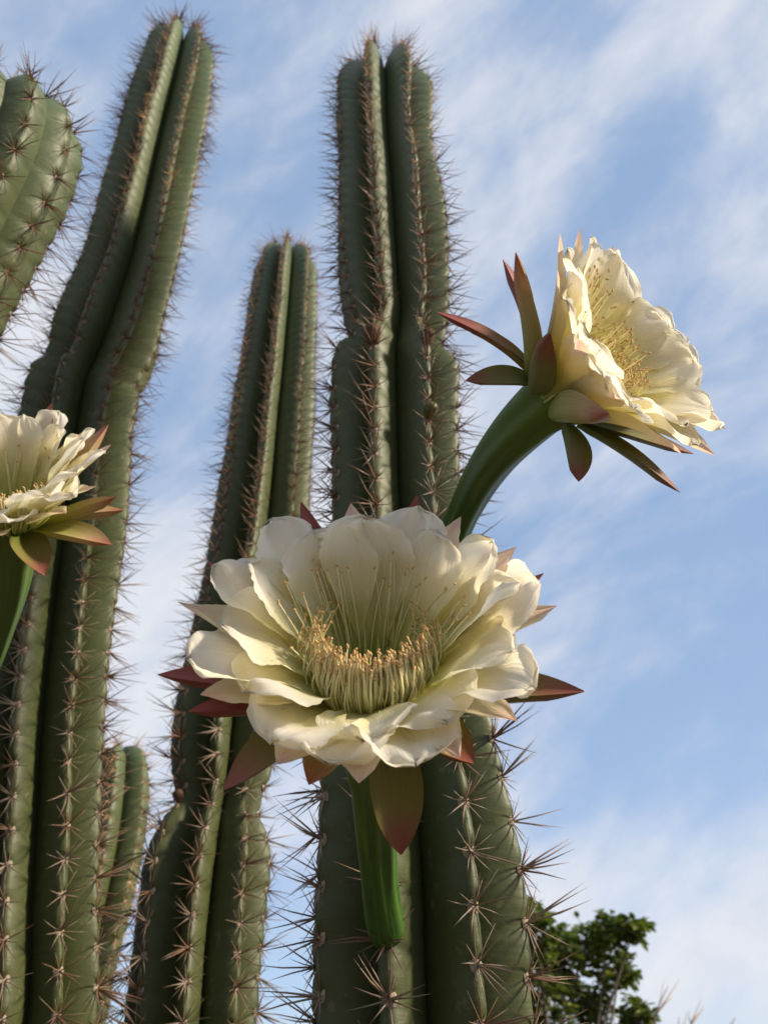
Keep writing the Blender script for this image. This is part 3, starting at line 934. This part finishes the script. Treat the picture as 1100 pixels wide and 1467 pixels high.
# --- the flower at the leaning stem
def left_flower():
    r = random.Random(45)
    p, n, ax = rib_point(colL, -1, 1090)
    print('left base', project(p))
    thr = at(14, 742, .56)
    axis = camvec(.04, .92, .38)
    ref = camvec(0, .38, -.92)
    pet = []
    pet += ring(r, 11, .1, lambda az, k: dict(az=az, L=opening(az, .068, .066, .048) * r.uniform(.95, 1.06), W=r.uniform(.036, .042), th0=opening(az, 18, 26, 50), th1=opening(az, 34, 52, 70), bend=1.1, cup=.34, ruffle=.0028, r0=.0198, z0=.002, mat='petal', curl=10))
    pet += ring(r, 11, .4, lambda az, k: dict(az=az, L=opening(az, .074, .070, .052) * r.uniform(.95, 1.06), W=r.uniform(.036, .042), th0=opening(az, 22, 34, 55), th1=opening(az, 38, 60, 76), bend=1.1, cup=.30, ruffle=.0030, r0=.0205, mat='petal', curl=8))
    pet += ring(r, 12, .2, lambda az, k: dict(az=az, L=opening(az, .072, .070, .052) * r.uniform(.93, 1.06), W=r.uniform(.024, .029), th0=opening(az, 28, 42, 62), th1=opening(az, 42, 64, 82), bend=1.1, cup=.45, ruffle=.0016, r0=.0212, z0=-.002, kind='blush', mat='petal_blush'))
    tep = [
        dict(az=D(92), L=.064, W=.020, th0=62, th1=68, bend=.7, cup=.5, mat='tepal_pale'),
        dict(az=D(112), L=.070, W=.024, th0=75, th1=96, bend=.7, cup=.5, mat='tepal_pale'),
        dict(az=D(75), L=.058, W=.018, th0=72, th1=92, bend=.7, cup=.5, mat='tepal_pale'),
        dict(az=D(140), L=.050, W=.024, th0=85, th1=118, bend=.7, cup=.5, mat='tepal_green'),
        dict(az=D(-160), L=.055, W=.024, th0=85, th1=118, bend=.7, cup=.5, mat='tepal_green'),
        dict(az=D(10), L=.088, W=.022, th0=28, th1=36, bend=.7, cup=.5, mat='tepal_pale'),
        dict(az=D(50), L=.086, W=.022, th0=36, th1=46, bend=.7, cup=.5, mat='tepal_pale'),
        dict(az=D(-100), L=.085, W=.022, th0=62, th1=88, bend=.7, cup=.5, mat='tepal_pale'),
    ]
    for d in tep:
        d['r0'] = .0220; d['z0'] = -.006
    build_flower('white cactus flower on an upright tube in front of the leaning stem', 'open cactus flowers',
                 p - n * .004, (n * .8 + np.array([.0, 0, .5])), thr, axis, ref, 8, pet, tep,
                 scale=1.2, r_tube=(.0135, .0125, .0135, .0222), k1=.07, k2=.10,
                 stamen=dict(n_front=280, n_back=80, h=.034, out=.020, spread=1.1, back_spread=.8))

def stem_knob(col, rib, py, name, mat, rx, rl, lean, lift):
    p, n, ax = rib_point(col, rib, py)
    r = random.Random(int(py))
    mb = MB()
    t = np.linspace(0, 1, 9)
    pts = np.array([(n * (lift * x - .004) + ax * lean * x) for x in t]) * rl / .02
    rad = [rx * (.75 + .45 * math.sin(x * 2.6)) * (1 if x < .95 else .35) for x in t]
    mb.tube(pts, rad, 12)
    mb.v = [(x + r.uniform(-.0006, .0006), y + r.uniform(-.0006, .0006), z + r.uniform(-.0006, .0006)) for x, y, z in mb.v]
    link(name, mb.mesh(name), M[mat], col.root, Matrix.Translation(Vector(p - col.base)))
stem_knob(colR, 0, 492, 'flower_scar', 'scar', .0075, .02, .022, .012)
stem_knob(colR, 1, 492, 'flower_scar', 'scar', .0060, .02, .016, .010)
stem_knob(colR, 1, 594, 'bud', 'bud', .0055, .02, .010, .014)
stem_knob(colM, -1, 1148, 'flower_scar', 'scar', .0060, .02, .014, .010)

main_flower()
right_flower()
left_flower()

# ------------------------------------------------------------------ tree and bare shrub behind
def leaf_mesh(seed, tone):
    r = random.Random(seed)
    mb = MB()
    s = np.array([0, .12, .38, .66, .88, 1.0])
    w = np.array([.03, .30, .50, .46, .24, .02]) * .56
    P = np.zeros((6, 3, 3))
    P[:, :, 1] = s[:, None]
    P[:, 0, 0], P[:, 2, 0] = -w, w
    P[:, 1, 2] = -.10 * np.sin(s * 3.1)
    P[:, :, 2] -= (.22 * s ** 2)[:, None]
    mb.grid(P, tone, 0)
    return mb.mesh('leaf')

def branch(mb, p0, p1, r0, r1, r, n=6, sag=.06):
    p0, p1 = np.array(p0, float), np.array(p1, float)
    L = np.linalg.norm(p1 - p0)
    t = np.linspace(0, 1, n)
    off = np.array([r.gauss(0, 1) for _ in range(3)]) * sag * L
    pts = p0 + (p1 - p0) * t[:, None] + off * np.sin(t * math.pi)[:, None]
    mb.tube(pts, r0 + (r1 - r0) * t, 7)
    return pts

def build_tree():
    r = random.Random(3)
    d = 6.2
    k = d / FPX
    blobs = [(868, 1338, 34), (908, 1330, 22), (838, 1358, 46), (885, 1392, 34), (800, 1372, 46), (768, 1335, 40), (752, 1305, 22), (772, 1420, 62), (840, 1430, 40),
             (912, 1458, 30), (720, 1400, 70), (690, 1470, 80), (800, 1500, 80), (880, 1520, 60), (740, 1580, 100), (850, 1600, 80)]
    foot = at(770, 1467, d); foot[2] = 0
    root = link('broadleaf_tree', None)
    root.location = foot
    tag(root, 'dense dark green broadleaf treetop rising behind the spiny stem', 'tree')
    tr = MB()
    fork = at(775, 1600, d); fork[2] = max(fork[2], .55)
    fork = np.array([foot[0], foot[1], .7])
    branch(tr, [0, 0, -.06], fork - foot, .09, .065, r, 6, .02)
    link('trunk', tr.mesh('trunk'), M['bark'], root)
    meshes = [leaf_mesh(i, i / 7) for i in range(8)]
    for me in meshes: me.materials.append(M['leaf'])
    places = []
    for (px, py, rp) in blobs:
        c = at(px, py, d + r.uniform(-.35, .35))
        R0 = rp * k
        lm = MB()
        branch(lm, fork - foot, c - foot, .020, .006, r, 7, .05)
        nt = int(16 + 130 * R0)
        for _ in range(nt):
            q = np.array([r.gauss(0, 1) for _ in range(3)]); q /= np.linalg.norm(q)
            tip = c + q * R0 * r.uniform(.55, 1.0)
            mid = c + q * R0 * .15
            pts = branch(lm, mid - foot, tip - foot, .006, .002, r, 4, .1)
            for j in range(r.randint(6, 9)):
                f = r.uniform(.35, 1.05)
                base = (mid + (tip - mid) * f)
                dirv = q * .7 + np.array([r.gauss(0, .6), r.gauss(0, .6), r.gauss(.1, .5)])
                places.append((base, dirv, np.array([r.gauss(0, .5), r.gauss(0, .5), 1.0]), r.uniform(.060, .095), r.randrange(8)))
        link('limb', lm.mesh('limb'), M['bark'], root)
    vis = []
    rest = []
    for pl in places:
        x, y, _ = project(pl[0])
        (vis if (760 < x < 960 and y < 1475) else rest).append(pl)
    vis.sort(key=lambda q: q[0][1])
    rest += vis[300:]
    for b, dv, nv, sz, k_ in vis[:300]:
        link('leaf', meshes[k_], None, root, frame(b - foot, nv, dv) @ Matrix.Scale(sz, 4))
    mb = MB()
    for b, dv, nv, sz, k_ in rest:
        Mx = np.array(frame(b - foot, nv, dv) @ Matrix.Scale(sz, 4))
        src = meshes[k_]
        co = np.array([v.co[:] for v in src.vertices]) @ Mx[:3, :3].T + Mx[:3, 3]
        b0 = len(mb.v)
        mb.v.extend(co.tolist()); mb.al.extend([k_ / 7] * len(co)); mb.ac.extend([0] * len(co))
        mb.f.extend([tuple(b0 + i for i in pl.vertices) for pl in src.polygons])
    print('leaves', len(places))
    o = link('foliage', mb.mesh('foliage', False), M['leaf'], root)
    o['kind'] = 'stuff'
build_tree()

def build_bare_shrub():
    r = random.Random(12)
    d = 5.4
    foot = at(955, 1467, d); foot[2] = 0
    root = link('bare_shrub', None)
    root.location = foot
    tag(root, 'leafless grey shrub with forked twigs beside the green treetop', 'shrub')
    fork = at(950, 1560, d)
    tr = MB(); branch(tr, [0, 0, -.05], fork - foot, .03, .018, r, 6, .03)
    link('trunk', tr.mesh('trunk'), M['dead_wood'], root)
    tips = [((938, 1455), [(950, 1405), (957, 1412), (972, 1403), (962, 1428)]),
            ((990, 1466), [(1004, 1432), (1008, 1440), (986, 1448), (1000, 1450)]),
            ((968, 1478), [(982, 1450), (972, 1456)]),
            ((1040, 1490), [(1052, 1458), (1046, 1464)])]
    for (mx, my), ends in tips:
        m_ = at(mx, my, d + r.uniform(-.2, .2))
        mb = MB()
        branch(mb, fork - foot, m_ - foot, .012, .007, r, 6, .05)
        for e in ends:
            branch(mb, m_ - foot, at(*e, d + r.uniform(-.2, .2)) - foot, .006, .002, r, 6, .05)
        link('twig', mb.mesh('twig'), M['dead_wood'], root)
build_bare_shrub()
